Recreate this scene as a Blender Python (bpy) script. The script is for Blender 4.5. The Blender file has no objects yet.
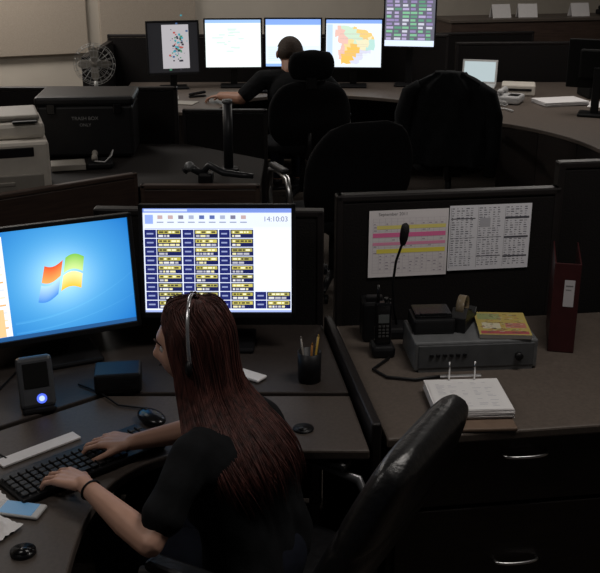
import bpy, bmesh, math, random
from mathutils import Vector, Matrix
random.seed(7)
SC = bpy.context.scene
COL = SC.collection
V = Vector
rad = math.radians

# ------------------------------------------------------------------ materials
MATS = {}
def mat(name, col, rough=0.6, metal=0.0, noise=0.12, scale=30.0, bump=0.0, spec=0.4, stretch=None):
    if name in MATS: return MATS[name]
    m = bpy.data.materials.new(name); m.use_nodes = True
    nt = m.node_tree; b = nt.nodes['Principled BSDF']
    b.inputs['Roughness'].default_value = rough
    b.inputs['Metallic'].default_value = metal
    b.inputs['Specular IOR Level'].default_value = spec
    tc = nt.nodes.new('ShaderNodeTexCoord')
    n = nt.nodes.new('ShaderNodeTexNoise'); n.inputs['Scale'].default_value = scale; n.inputs['Detail'].default_value = 4
    if stretch:
        mp = nt.nodes.new('ShaderNodeMapping'); mp.inputs['Scale'].default_value = stretch
        nt.links.new(tc.outputs['Object'], mp.inputs['Vector']); nt.links.new(mp.outputs['Vector'], n.inputs['Vector'])
    else: nt.links.new(tc.outputs['Object'], n.inputs['Vector'])
    r = nt.nodes.new('ShaderNodeValToRGB')
    r.color_ramp.elements[0].position = 0.3; r.color_ramp.elements[1].position = 0.7
    r.color_ramp.elements[0].color = (*[c*(1-noise) for c in col], 1)
    r.color_ramp.elements[1].color = (*[min(1, c*(1+noise)) for c in col], 1)
    nt.links.new(n.outputs['Fac'], r.inputs['Fac']); nt.links.new(r.outputs['Color'], b.inputs['Base Color'])
    if bump > 0:
        bp = nt.nodes.new('ShaderNodeBump'); bp.inputs['Strength'].default_value = bump; bp.inputs['Distance'].default_value = 0.01
        nt.links.new(n.outputs['Fac'], bp.inputs['Height']); nt.links.new(bp.outputs['Normal'], b.inputs['Normal'])
    MATS[name] = m; return m

def wood(name, c1, c2, rough=0.45, scale=6):
    if name in MATS: return MATS[name]
    m = mat(name, c1, rough, noise=0.1)
    nt = m.node_tree; b = nt.nodes['Principled BSDF']
    tc = [n for n in nt.nodes if n.type == 'TEX_COORD'][0]
    mp = nt.nodes.new('ShaderNodeMapping'); mp.inputs['Scale'].default_value = (1, 1, 14)
    n = nt.nodes.new('ShaderNodeTexNoise'); n.inputs['Scale'].default_value = scale; n.inputs['Detail'].default_value = 8
    r = nt.nodes.new('ShaderNodeValToRGB')
    r.color_ramp.elements[0].color = (*c1, 1); r.color_ramp.elements[1].color = (*c2, 1)
    r.color_ramp.elements[0].position = .35; r.color_ramp.elements[1].position = .65
    nt.links.new(tc.outputs['Object'], mp.inputs['Vector']); nt.links.new(mp.outputs['Vector'], n.inputs['Vector'])
    nt.links.new(n.outputs['Fac'], r.inputs['Fac']); nt.links.new(r.outputs['Color'], b.inputs['Base Color'])
    return m

def attr_mat(name, emit, strength=1.0, rough=.7):
    if name in MATS: return MATS[name]
    m = bpy.data.materials.new(name); m.use_nodes = True
    nt = m.node_tree; b = nt.nodes['Principled BSDF']
    a = nt.nodes.new('ShaderNodeAttribute'); a.attribute_name = 'Col'
    b.inputs['Roughness'].default_value = rough
    if emit:
        b.inputs['Base Color'].default_value = (.01, .01, .01, 1); b.inputs['Roughness'].default_value = .4
        nt.links.new(a.outputs['Color'], b.inputs['Emission Color']); b.inputs['Emission Strength'].default_value = strength
    else:
        nt.links.new(a.outputs['Color'], b.inputs['Base Color'])
    MATS[name] = m; return m

SCREEN = attr_mat('screen_glow', True, 1.15)
PRINT = attr_mat('printed_paper', False)
BLK = mat('black_plastic', (.007, .007, .008), .45, spec=.28)
BLKG = mat('black_gloss_plastic', (.006, .006, .007), .22, spec=.35)
BLKM = mat('black_matte', (.005, .005, .005), .8, spec=.2)
LEATH = mat('black_leather', (.009, .009, .010), .33, noise=.2, scale=60, bump=.2, spec=.5)
FABB = mat('black_chair_fabric', (.005, .005, .006), .9, noise=.3, scale=120, bump=.3, spec=.18)
PANEL = mat('dark_partition_fabric', (.0075, .0063, .0063), .85, noise=.3, scale=150, bump=.3, spec=.18)
CAP = mat('dark_partition_cap', (.012, .010, .010), .45, spec=.32)
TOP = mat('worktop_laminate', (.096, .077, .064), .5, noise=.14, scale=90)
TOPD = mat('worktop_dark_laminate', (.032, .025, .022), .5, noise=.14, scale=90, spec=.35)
WOODD = wood('dark_wood', (.009, .0062, .0055), (.015, .010, .0085))
WOODB = wood('brown_wood', (.045, .028, .022), (.07, .045, .035))
CHROME = mat('chrome', (.75, .75, .75), .28, 1.0, noise=.02)
STEEL = mat('grey_metal', (.15, .155, .16), .45, .3)
WHITEP = mat('white_paper', (.72, .70, .70), .8, noise=.03)
BEIGE = mat('beige_plastic', (.60, .56, .50), .55, noise=.04)
BEIGED = mat('grey_beige_plastic', (.28, .26, .23), .55, noise=.04)
WHITE = mat('white_plastic', (.5, .5, .5), .4, noise=.03)
SKIN = mat('skin', (.52, .30, .22), .5, noise=.06, scale=18)
SKINM = mat('tanned_skin', (.32, .165, .11), .5, noise=.06, scale=18)
LIP = mat('lips', (.40, .12, .11), .4, noise=.05)
SHIRT = mat('black_shirt', (.0065, .007, .008), .95, noise=.3, scale=22, bump=.3, spec=.18)
JEANS = mat('dark_trousers', (.010, .012, .02), .9, noise=.2, spec=.15)
HAIRM = mat('brown_short_hair', (.030, .017, .010), .7, noise=.4, scale=80, bump=.4)
HAIR = mat('auburn_hair', (.055, .0180, .0145), .58, noise=.65, scale=80, stretch=(1, 1, .06), bump=.15, spec=.28)

# ------------------------------------------------------------------ mesh builder
class MB:
    def __init__(s): s.v = []; s.f = []; s.m = []; s.sm = []
    def add(s, vs, fs, mi=0, M=None, smooth=False):
        o = len(s.v)
        for v in vs:
            v = V(v); s.v.append(M @ v if M is not None else v)
        for f in fs:
            s.f.append([i+o for i in f]); s.m.append(mi); s.sm.append(smooth)
        return s
    def bm(s, b, mi=0, M=None, smooth=False):
        b.verts.index_update()
        s.add([v.co.copy() for v in b.verts], [[v.index for v in f.verts] for f in b.faces], mi, M, smooth); b.free(); return s
    def box(s, c, d, mi=0, bev=0.0, rot=None, M=None, seg=2):
        b = bmesh.new(); bmesh.ops.create_cube(b, size=1.0)
        for v in b.verts: v.co = V((v.co.x*d[0], v.co.y*d[1], v.co.z*d[2]))
        if bev > 0: bmesh.ops.bevel(b, geom=b.edges[:], offset=min(bev, min(d)*.45), segments=seg, affect='EDGES', profile=.5)
        T = Matrix.Translation(V(c))
        if rot is not None: T = T @ rot
        if M is not None: T = M @ T
        return s.bm(b, mi, T)
    def ring_loft(s, rings, mi=0, cap=True, smooth=True, M=None):
        n = len(rings[0]); vs = [p for r in rings for p in r]; fs = []
        for k in range(len(rings)-1):
            for i in range(n):
                j = (i+1) % n
                fs.append([k*n+i, k*n+j, (k+1)*n+j, (k+1)*n+i])
        if cap:
            fs.append(list(range(n))[::-1]); fs.append([(len(rings)-1)*n+i for i in range(n)])
        return s.add(vs, fs, mi, M, smooth)
    def tube(s, path, r, n=10, mi=0, M=None, flat=1.0):
        path = [V(p) for p in path]
        rs = r if isinstance(r, (list, tuple)) else [r]*len(path)
        rings = []; prev = None
        for i, p in enumerate(path):
            t = (path[min(i+1, len(path)-1)] - path[max(i-1, 0)])
            t = t.normalized() if t.length > 1e-9 else V((0, 0, 1))
            if prev is None:
                a = V((0, 0, 1)) if abs(t.z) < .9 else V((1, 0, 0))
                x = t.cross(a).normalized()
            else:
                x = (prev - t*prev.dot(t)).normalized()
            prev = x; y = t.cross(x)
            rings.append([p + x*math.cos(2*math.pi*k/n)*rs[i] + y*math.sin(2*math.pi*k/n)*rs[i]*flat for k in range(n)])
        return s.ring_loft(rings, mi, True, True, M)
    def cyl(s, p0, p1, r0, r1=None, n=24, mi=0, M=None):
        r1 = r0 if r1 is None else r1
        return s.tube([p0, p1], [r0, r1], n, mi, M)
    def ell(s, c, r, mi=0, M=None, u=20, w=12):
        b = bmesh.new(); bmesh.ops.create_uvsphere(b, u_segments=u, v_segments=w, radius=1.0)
        T = Matrix.Translation(V(c)) @ Matrix.Diagonal((r[0], r[1], r[2], 1))
        if M is not None: T = M @ T
        return s.bm(b, mi, T, True)
    def prism(s, poly, z0, z1, mi=0, M=None):
        n = len(poly)
        vs = [(p[0], p[1], z0) for p in poly] + [(p[0], p[1], z1) for p in poly]
        fs = [list(range(n))[::-1], [n+i for i in range(n)]]
        for i in range(n):
            j = (i+1) % n; fs.append([i, j, n+j, n+i])
        return s.add(vs, fs, mi, M)

def finish(ob, label, cat, group, kind, parent):
    if label: ob['label'] = label
    if cat: ob['category'] = cat
    if group: ob['group'] = group
    if kind: ob['kind'] = kind
    if parent is not None: ob.parent = parent
    COL.objects.link(ob); return ob

def mk(name, mb, mats, parent=None, loc=None, yaw=0, label=None, cat=None, group=None, kind=None, bevel=0, origin=None):
    me = bpy.data.meshes.new(name)
    o = V(origin) if origin is not None else V((0, 0, 0))
    me.from_pydata([tuple(v-o) for v in mb.v], [], mb.f)
    if not isinstance(mats, (list, tuple)): mats = [mats]
    for m in mats: me.materials.append(m)
    for p, mi, sm in zip(me.polygons, mb.m, mb.sm):
        p.material_index = mi; p.use_smooth = sm
    me.validate(); me.update()
    b = bmesh.new(); b.from_mesh(me); bmesh.ops.recalc_face_normals(b, faces=b.faces[:]); b.to_mesh(me); b.free()
    ob = bpy.data.objects.new(name, me)
    if loc is not None: ob.location = loc
    elif origin is not None: ob.location = o
    if yaw: ob.rotation_euler = (0, 0, rad(yaw))
    if bevel:
        md = ob.modifiers.new('bevel', 'BEVEL'); md.width = bevel; md.segments = 2; md.limit_method = 'ANGLE'
    return finish(ob, label, cat, group, kind, parent)

def thing(name, label, cat, loc, yaw=0, group=None):
    e = bpy.data.objects.new(name, None); e.location = loc; e.rotation_euler = (0, 0, rad(yaw)); e.empty_display_size = .1
    return finish(e, label, cat, group, None, None)

# ------------------------------------------------------------------ flat printed / screen images
def text_geo(body, size, align='CENTER'):
    cu = bpy.data.curves.new('t', 'FONT'); cu.body = body; cu.size = size; cu.align_x = align; cu.align_y = 'CENTER'
    ob = bpy.data.objects.new('t', cu); COL.objects.link(ob)
    dg = bpy.context.evaluated_depsgraph_get(); dg.update()
    me = bpy.data.meshes.new_from_object(ob.evaluated_get(dg))
    vs = [v.co.copy() for v in me.vertices]; fs = [list(p.vertices) for p in me.polygons]
    bpy.data.objects.remove(ob); bpy.data.curves.remove(cu); bpy.data.meshes.remove(me)
    return vs, fs

class Decal:
    """flat picture: x right, y up, centred, facing +Z in its own frame"""
    def __init__(s, w, h): s.w = w; s.h = h; s.v = []; s.f = []; s.c = []; s.L = 0
    def P(s, u, v): return V(((u-.5)*s.w, (v-.5)*s.h, s.L*.00012))
    def grid(s, nx, ny, fn):
        o = len(s.v)
        for j in range(ny+1):
            for i in range(nx+1): s.v.append(s.P(i/nx, j/ny))
        for j in range(ny):
            for i in range(nx):
                q = [(i, j), (i+1, j), (i+1, j+1), (i, j+1)]
                s.f.append([o+b*(nx+1)+a for a, b in q]); s.c.append([fn(a/nx, b/ny) for a, b in q])
        return s
    def poly(s, pts, col, lift=1, cols=None):
        s.L += lift; o = len(s.v)
        for u, v in pts: s.v.append(s.P(u, v))
        s.f.append(list(range(o, o+len(pts)))); s.c.append(cols or [col]*len(pts)); s.L -= lift; return s
    def rect(s, u0, v0, u1, v1, col, lift=1): return s.poly([(u0, v0), (u1, v0), (u1, v1), (u0, v1)], col, lift)
    def text(s, body, u, v, size, col, lift=3, align='CENTER', rot=0):
        vs, fs = text_geo(body, size, align); o = len(s.v); base = s.P(u, v) + V((0, 0, lift*.00012))
        R = Matrix.Rotation(rot, 3, 'Z')
        for p in vs: s.v.append(base + R @ p)
        for f in fs: s.f.append([o+i for i in f]); s.c.append([col]*len(f))
        return s
    def make(s, name, material, parent=None, M=None, **k):
        me = bpy.data.meshes.new(name)
        me.from_pydata([tuple(M @ v if M is not None else v) for v in s.v], [], s.f)
        me.materials.append(material)
        a = me.color_attributes.new('Col', 'FLOAT_COLOR', 'CORNER')
        for p, cs in zip(me.polygons, s.c):
            for li, c in zip(p.loop_indices, cs): a.data[li].color = (*c, 1)
        me.update()
        ob = bpy.data.objects.new(name, me)
        if 'loc' in k: ob.location = k['loc']
        if 'yaw' in k: ob.rotation_euler = (0, 0, rad(k['yaw']))
        return finish(ob, k.get('label'), k.get('cat'), k.get('group'), k.get('kind'), parent)

UP2FRONT = Matrix.Rotation(rad(90), 4, 'X')

# ------------------------------------------------------------------ room
def room():
    f = MB().add([(-7, -2, 0), (7, -2, 0), (7, 14, 0), (-7, 14, 0)], [[0, 1, 2, 3]])
    mk('floor', f, mat('carpet', (.07, .056, .046), .95, noise=.35, scale=60, bump=.4), kind='structure')
    c = MB().add([(-7, -2, 3), (7, -2, 3), (7, 14, 3), (-7, 14, 3)], [[3, 2, 1, 0]])
    mk('ceiling', c, mat('ceiling_tile', (.4, .4, .38), .9), kind='structure')
    wm = mat('beige_wall_paint', (.50, .455, .39), .85, noise=.04, scale=4)
    yaw = 22
    w = MB().box((0, .06, 1.5), (16, .12, 3.0))
    mk('wall_back', w, wm, loc=(3.0, 11.63, 0), yaw=yaw, kind='structure')
    b = MB().box((0, -.008, .05), (16, .014, .1))
    mk('baseboard_back', b, BLK, loc=(3.0, 11.63, 0), yaw=yaw, kind='structure')
    mk('wall_left', MB().box((-4.4, 3.4, 1.5), (.1, 10.4, 3)), wm, kind='structure')
    mk('wall_right', MB().box((5.2, 5.2, 1.5), (.1, 14.4, 3)), wm, kind='structure')
    pm = mat('tan_acoustic_fabric', (.35, .30, .245), .95, noise=.1, scale=200, bump=.3)
    for s0, s1 in ((-6.75, -5.39), (-5.27, -4.34)):
        g = MB().box((0, -.027, .9), (s1-s0, .05, 1.8), bev=.008)
        sm = (s0+s1)/2
        mk('acoustic_panel', g, pm, loc=(3+sm*math.cos(rad(yaw)), 11.63+sm*math.sin(rad(yaw)), .97), yaw=yaw,
           label='tan fabric acoustic panel mounted on the beige wall', cat='wall panel', group='acoustic panels on the wall')
room()

# ------------------------------------------------------------------ monitors
def monitor(loc, yaw, w, h, zc, dec, label, tilt=6, dark=BLK, group=None):
    t = thing('monitor', label, 'monitor', loc, yaw, group)
    M = Matrix.Translation((0, 0, zc)) @ Matrix.Rotation(rad(-tilt), 4, 'X')
    b = .014; g = MB()
    g.box((0, .012, 0), (w, .020, h), 0, .004, M=M)
    g.box((0, .035, 0), (w*.62, .04, h*.6), 0, .012, M=M)
    g.box((0, -.004, h/2-b/2), (w, .014, b), 0, .002, M=M); g.box((0, -.004, -h/2+b*.65), (w, .014, b*1.3), 0, .002, M=M)
    g.box((-w/2+b/2, -.004, 0), (b, .014, h), 0, .002, M=M); g.box((w/2-b/2, -.004, 0), (b, .014, h), 0, .002, M=M)
    mk('bezel', g, dark, t)
    dec.make('screen', SCREEN, t, M=M @ Matrix.Translation((0, -.0005, .002)) @ UP2FRONT)
    s = MB()
    s.box((0, .075, zc*.5+.01), (.06, .03, zc), 0, .006)
    s.box((0, .03, .009), (.24, .19, .018), 0, .008)
    mk('stand', s, dark, t)
    return t

def cad_screen(w, h):
    d = Decal(w, h); R = random.Random(3)
    d.grid(6, 6, lambda u, v: (.86, .93, 1.1))
    d.rect(0, .955, 1, 1, (.20, .30, .75)); d.rect(.01, .967, .3, .987, (.6, .7, .95), 2)
    d.rect(0, .82, 1, .955, (.80, .86, .98))
    for i in range(9):
        u = .10+i*.07
        d.rect(u, .895, u+.034, .93, R.choice([(.1, .15, .4), (.55, .4, .4), (.2, .2, .3), (.4, .45, .6)]), 2)
        d.rect(u-.005, .86, u+.04, .870, (.25, .3, .45), 2)
    d.rect(.015, .85, .07, .935, (.30, .42, .85), 2)
    d.text('14:10:03', .893, .893, h*.068, (.16, .19, .32))
    d.rect(.012, .805, .74, .81, (.3, .35, .6), 2)
    navy = (.010, .014, .09); nv2 = (.014, .02, .14)
    def block(u0, u1, v0, v1):
        m = u0 + (u1-u0)*.33; H = v1-v0
        d.rect(u0, v0, m-.004, v1, nv2, 2); d.rect(m, v0, u1, v1, navy, 2)
        d.rect(u0+.014, v0+H*.42, m-.022, v0+H*.60, (.30, .35, .58), 3)
        d.rect(m+.008, v0+H*.50, u1-.008, v0+H*.90, R.choice([(.50, .45, .08), (.62, .55, .12), (.42, .39, .10)]), 3)
        u = m+.016
        while u < u1-.03:
            ww = R.uniform(.010, .03); d.rect(u, v0+H*.60, min(u+ww, u1-.014), v0+H*.80, R.choice([(.95, .92, .60), (.06, .05, .03)]), 4); u += ww+.007
        u = m+.012; e = u1-R.uniform(.01, .09)
        while u < e-.015:
            ww = R.uniform(.012, .04); d.rect(u, v0+H*.12, min(u+ww, e), v0+H*.36, R.choice([(.80, .80, .77), (.85, .80, .45), (.50, .50, .55)]), 3); u += ww+.006
    v1 = .795; hh = .085
    for (a, b, rows) in ((.010, .258, 9), (.266, .504, 9), (.512, .742, 9)):
        for r in range(rows):
            top = v1 - r*hh
            block(a, b, top-hh*.92, top)
    for r in range(2): block(.752, .992, .20-r*hh-hh*.92, .20-r*hh)
    d.rect(.765, .23, .985, .79, (.90, .96, 1.14), 2)
    for i in range(8): d.rect(.78, .29+i*.06, .975, .293+i*.06, (.72, .8, .95), 3)
    d.rect(0, 0, 1, .022, (.4, .5, .9), 1)
    return d

def windows_screen(w, h):
    d = Decal(w, h)
    cx, cy, S = .53, .52, .138
    asp = w/h
    def f(u, v):
        r = math.hypot((u-cx)*1.1, (v-cy)*.9)
        t = max(0, 1-r/.66)**1.0; g_ = math.exp(-(r/.20)**2)*.42
        base = (.015, .19, .60); hi = (.12, .56, .95)
        c = [base[i]*(1-t)+hi[i]*t for i in range(3)]
        return (c[0]+g_*.85, c[1]+g_*.80, min(1.1, c[2]+g_*.5))
    d.grid(44, 34, f)
    N = 14
    for k, (v0, amp, wd) in enumerate(((.14, .34, .03), (.05, .22, .02))):
        for i in range(N):
            u0, u1 = .2+.8*i/N, .2+.8*(i+1)/N
            y = lambda u: v0+amp*((u-.2)/.8)**2.2
            c0 = f(u0, y(u0)); c1 = f(u1, y(u1)); br = lambda c: (c[0]+.03, c[1]+.08, c[2]+.08)
            d.poly([(u0, y(u0)), (u1, y(u1)), (u1, y(u1)+wd*(1-i/N)+.004), (u0, y(u0)+wd*(1-i/N)+.004)], None, 1, [br(c0), br(c1), c1, c0])
    def wp(a, b):
        x = a*(1-.05*b) + .20*b; y = b*(1-.06*a) + .30*math.sin(math.pi*(a*.85+.08)) + .05*a
        return (cx + x*S, cy + y*S*asp*.84)
    for (a0, a1, b0, b1, c_lo, c_hi) in ((-1, -.07, .07, .95, (1.0, .45, .12), (.85, .10, .03)), (.07, 1, .07, .95, (.70, .92, .35), (.22, .58, .08)),
                                  (-1, -.07, -.95, -.07, (.06, .28, .80), (.50, .78, 1.05)), (.07, 1, -.95, -.07, (1.0, .60, .04), (1.1, .95, .45))):
        n = 9; m = 4
        for i in range(n):
            for j in range(m):
                A0, A1 = a0+(a1-a0)*i/n, a0+(a1-a0)*(i+1)/n; B0, B1 = b0+(b1-b0)*j/m, b0+(b1-b0)*(j+1)/m
                cl = lambda jj: tuple(c_lo[q]*(1-jj/m)+c_hi[q]*jj/m for q in range(3))
                d.poly([wp(A0, B0), wp(A1, B0), wp(A1, B1), wp(A0, B1)], None, 4, [cl(j), cl(j), cl(j+1), cl(j+1)])
    d.rect(0, 0, 1, .04, (.02, .10, .28), 5)
    d.rect(.0, .045, .175, .955, (.92, .95, 1.05), 6)
    for i in range(11): d.rect(.01, .12+i*.07, .155, .135+i*.07, [(.85, .5, .2), (.95, .8, .6), (.75, .78, .85)][i % 3], 7)
    d.rect(0, .045, .135, .30, (.95, .62, .30), 8)
    return d

def map_screen(w, h, style):
    d = Decal(w, h); R = random.Random(style)
    if style == 0:
        d.grid(2, 2, lambda u, v: (.010, .010, .012))
        d.rect(.28, .08, .82, .96, (.42, .40, .42), 2)
        for i in range(80):
            u = R.gauss(.55, .08); v = R.gauss(.52, .17); s = R.uniform(.012, .05)
            d.rect(u, v, u+s, v+s*.8, R.choice([(.05, .30, .36), (.40, .08, .07), (.06, .2, .12), (.05, .10, .22), (.03, .03, .04)]), 3+i % 5)
    elif style == 1:
        d.grid(2, 2, lambda u, v: (.92, 1.0, .98))
        d.rect(0, .93, 1, 1, (.35, .55, .9), 2)
        for i in range(24):
            u = R.uniform(.03, .9); v = R.uniform(.08, .85)
            if i % 2: d.rect(u, .06, u+.004, .9, (.78, .92, .86), 3)
            else: d.rect(.02, v, .97, v+.005, (.78, .92, .86), 3)
        for i in range(14):
            u = R.uniform(.1, .7); v = R.uniform(.15, .8); d.rect(u, v, u+R.uniform(.05, .2), v+.03, (.70, .88, .78), 4)
    elif style == 2:
        d.grid(2, 2, lambda u, v: (.80, .92, 1.05))
        d.rect(0, .88, 1, 1, (.25, .42, .9), 2); d.rect(0, 0, 1, .06, (.3, .5, .9), 2)
        d.rect(.03, .45, .97, .86, (.98, 1.05, 1.1), 3)
        for i in range(7): d.rect(.05, .12+i*.045, .6+R.uniform(-.2, .3), .13+i*.045, (.6, .75, .92), 3)
    elif style == 3:
        d.grid(2, 2, lambda u, v: (.82, .90, .98))
        d.rect(0, .92, 1, 1, (.25, .42, .9), 2)
        d.rect(.02, .05, .12, .9, (.55, .72, 1.0), 2)
        nx, ny = 13, 11
        P = [[(.17+.70*i/nx+R.uniform(-.02, .02), .08+.78*j/ny+R.uniform(-.025, .025)) for i in range(nx+1)] for j in range(ny+1)]
        seeds = [(R.uniform(.2, .85), R.uniform(.1, .85), c) for c in ((.90, .55, .12), (.92, .72, .34), (.86, .55, .48), (.50, .76, .70), (.70, .72, .88), (.90, .62, .22), (.85, .80, .55), (.62, .80, .62))]
        for j in range(ny):
            for i in range(nx):
                cx_, cy_ = P[j][i]
                rr = math.hypot((cx_-.50)/.34, (cy_-.46)/.40); lim_ = 1+.22*math.sin(3*math.atan2(cy_-.46, cx_-.5)+1)
                if rr < lim_:
                    c = min(seeds, key=lambda s_: math.hypot(s_[0]-cx_, s_[1]-cy_))[2]
                    d.poly([P[j][i], P[j][i+1], P[j+1][i+1], P[j+1][i]], c, 3)
        for i in range(10):
            v = R.uniform(.2, .75); d.rect(.25, v, .75, v+.004, (.55, .45, .40), 4)
    else:
        d.grid(2, 2, lambda u, v: (.13, .13, .17))
        for r in range(11):
            for c in range(6):
                d.rect(.03+c*.16, .13+r*.073, .03+c*.16+R.uniform(.08, .15), .175+r*.073, R.choice([(.45, .38, .6), (.30, .24, .45), (.22, .50, .30), (.6, .6, .7), (.12, .3, .2)]), 2)
        d.rect(0, 0, 1, .12, (.75, .85, 1.05), 2); d.rect(0, .95, 1, 1, (.4, .5, .9), 2)
    return d

monitor((-.275, 3.17, .76), 0, .52, .385, .31, cad_screen(.494, .355), 'black monitor showing a dispatch screen with columns of dark status boxes', tilt=8)
monitor((-.785, 3.05, .76), 25, .52, .385, .285, windows_screen(.494, .355), 'black monitor showing a blue desktop with a four-colour flag', tilt=8)

# ------------------------------------------------------------------ near corner desk (A)
deskA = thing('corner_desk', 'curved corner dispatch desk with grey-brown laminate top', 'desk', (-.4, 2.6, 0))
oA = V((-.4, 2.6, 0))
def bezier(p0, p1, p2, n=12):
    return [((1-t)**2*p0[0]+2*t*(1-t)*p1[0]+t*t*p2[0], (1-t)**2*p0[1]+2*t*(1-t)*p1[1]+t*t*p2[1]) for t in [i/n for i in range(n+1)]]
front = [(-.50, 1.3)] + bezier((-.53, 2.0), (-.55, 2.44), (-.22, 2.46), 12) + [(.195, 2.455), (.155, 2.80)]
pA = front + [(-.60, 2.80)] + [(-1.02, 2.45), (-1.25, 1.3)]
def loc_shift(poly, o): return [(p[0]-o.x, p[1]-o.y) for p in poly]
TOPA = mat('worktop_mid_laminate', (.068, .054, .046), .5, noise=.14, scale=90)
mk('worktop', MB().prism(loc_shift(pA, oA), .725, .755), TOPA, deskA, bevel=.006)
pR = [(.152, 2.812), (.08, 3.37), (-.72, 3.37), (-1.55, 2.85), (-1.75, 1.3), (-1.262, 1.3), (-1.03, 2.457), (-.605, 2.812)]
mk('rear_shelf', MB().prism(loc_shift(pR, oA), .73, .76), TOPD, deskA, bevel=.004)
for bx in (((.45, .48, .362), (.03, .54, .724)), ((-1.25, -.6, .362), (.03, 1.2, .724)), ((-.13, .72, .45), (1.1, .02, .5))):
    mk('support_panel', MB().box(bx[0], bx[1], 0, .003), WOODD, deskA)

def partition(name_label, p0, p1, ztop, th=.05, group=None, fabric=PANEL, cap=CAP, z0=.02):
    p0 = V((p0[0], p0[1], 0)); p1 = V((p1[0], p1[1], 0)); L = (p1-p0).length; yaw = math.degrees(math.atan2(p1.y-p0.y, p1.x-p0.x))
    t = thing('partition', name_label, 'partition', p0, yaw, group)
    g = MB().box((L/2, 0, (z0+ztop-.03)/2), (L-.03, th*.8, ztop-.03-z0), 0, .004)
    mk('panel', g, fabric, t)
    c = MB().box((L/2, 0, ztop-.0125), (L, th, .025), 0, .006)
    c.box((.0125, 0, ztop/2), (.025, th, ztop), 0, .005); c.box((L-.0125, 0, ztop/2), (.025, th, ztop), 0, .005)
    mk('frame', c, cap, t)
    return t
partition('dark fabric partition behind the desk monitors', (-.73, 3.43), (.085, 3.40), 1.185, group='workstation partitions')
partition('dark fabric partition angled behind the corner desk', (-1.62, 2.90), (-.76, 3.44), 1.10, group='workstation partitions')

# ------------------------------------------------------------------ desk B
YB = 8; OB = V((.25, 2.53, 0)); e1 = V((math.cos(rad(YB)), math.sin(rad(YB)), 0)); e2 = V((-e1.y, e1.x, 0))
def B(x, y, z=0): return OB + e1*x + e2*y + V((0, 0, z))
db = thing('storage_desk', 'grey-brown laminate desk with dark wood drawer pedestal', 'desk', OB, YB)
mk('worktop', MB().box((.85, .43, .7345), (1.70, .86, .03), 0, .006), TOP, db)
mk('body', MB().box((.82, .45, .36), (1.6, .78, .715), 0, .004), WOODD, db)
for (z0, z1, zh) in ((.49, .715, .655), (.08, .475, .285)):
    dr = mk('drawer', MB().box((.44, .045, (z0+z1)/2), (.80, .022, z1-z0), 0, .004), WOODD, db)
    h = MB(); pts = []
    for i in range(13):
        a = math.pi*i/12; pts.append((.425-.068*math.cos(a), .035-.03*max(0, math.sin(a))**.5, zh))
    h.tube(pts, .0052, 8)
    mk('handle', h, CHROME, dr, label='curved chrome drawer handle')
mk('side_divider', MB().box((-.032, .42, .40), (.03, .84, .80), 0, .006), CAP, db)

p = B(.0, .895); q = B(.825, .895)
partition('dark fabric partition with pinned schedule sheets', (p.x, p.y), (q.x, q.y), 1.235, group='workstation partitions')
p = B(.84, .97); q = B(2.2, .97)
partition('taller dark fabric partition beside the red binder', (p.x, p.y), (q.x, q.y), 1.31, group='workstation partitions')

def sheet1():
    d = Decal(.29, .25); R = random.Random(5)
    d.grid(1, 1, lambda u, v: (.84, .80, .82))
    for r in range(18): d.rect(.05, .06+r*.048, .97, .062+r*.048, (.56, .50, .56), 2)
    for c in range(13): d.rect(.05+c*.0765, .06, .053+c*.0765, .88, (.58, .53, .58), 2)
    for r in range(16):
        for c in range(12):
            if R.random() < .5: d.rect(.063+c*.0765, .072+r*.048, .063+c*.0765+R.uniform(.015, .04), .085+r*.048, (.42, .36, .44), 3)
    d.rect(.05, .60, .97, .665, (.95, .20, .45), 4); d.rect(.10, .36, .97, .425, (.95, .82, .12), 4); d.rect(.10, .72, .97, .775, (.92, .82, .25), 4)
    d.rect(.05, .48, .97, .525, (.92, .35, .55), 4)
    d.text('September 2011', .3, .94, .016, (.1, .08, .1))
    return d
def sheet2():
    d = Decal(.305, .245); R = random.Random(9)
    d.grid(1, 1, lambda u, v: (.82, .82, .88))
    for half in (0.03, .36, .69):
        for r in range(26):
            v = .945-r*.035
            for k in range(5):
                u = half+k*.056; w = R.uniform(.012, .045)
                d.rect(u, v, u+w, v+.013, (.14, .14, .18) if R.random() < .6 else (.42, .42, .48), 2)
        d.rect(half-.012, .04, half-.009, .97, (.1, .1, .12), 2)
        for k in range(3): d.rect(half-.01, .2+k*.3+R.uniform(-.03, .03), half+.285, .205+k*.3, (.08, .08, .1), 3)
    d.rect(.37, .66, .50, .80, (.50, .50, .55), 4)
    return d
Mf = UP2FRONT
c = B(.262, .868, 1.052); sheet1().make('schedule_sheet', PRINT, M=Mf, loc=c, yaw=YB, label='printed schedule grid with pink and yellow highlighted rows pinned to partition', cat='paper')
c = B(.563, .868, 1.062); sheet2().make('schedule_sheet', PRINT, M=Mf, loc=c, yaw=YB, label='printed sheet with dense black text tables pinned to partition', cat='paper')

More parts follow.
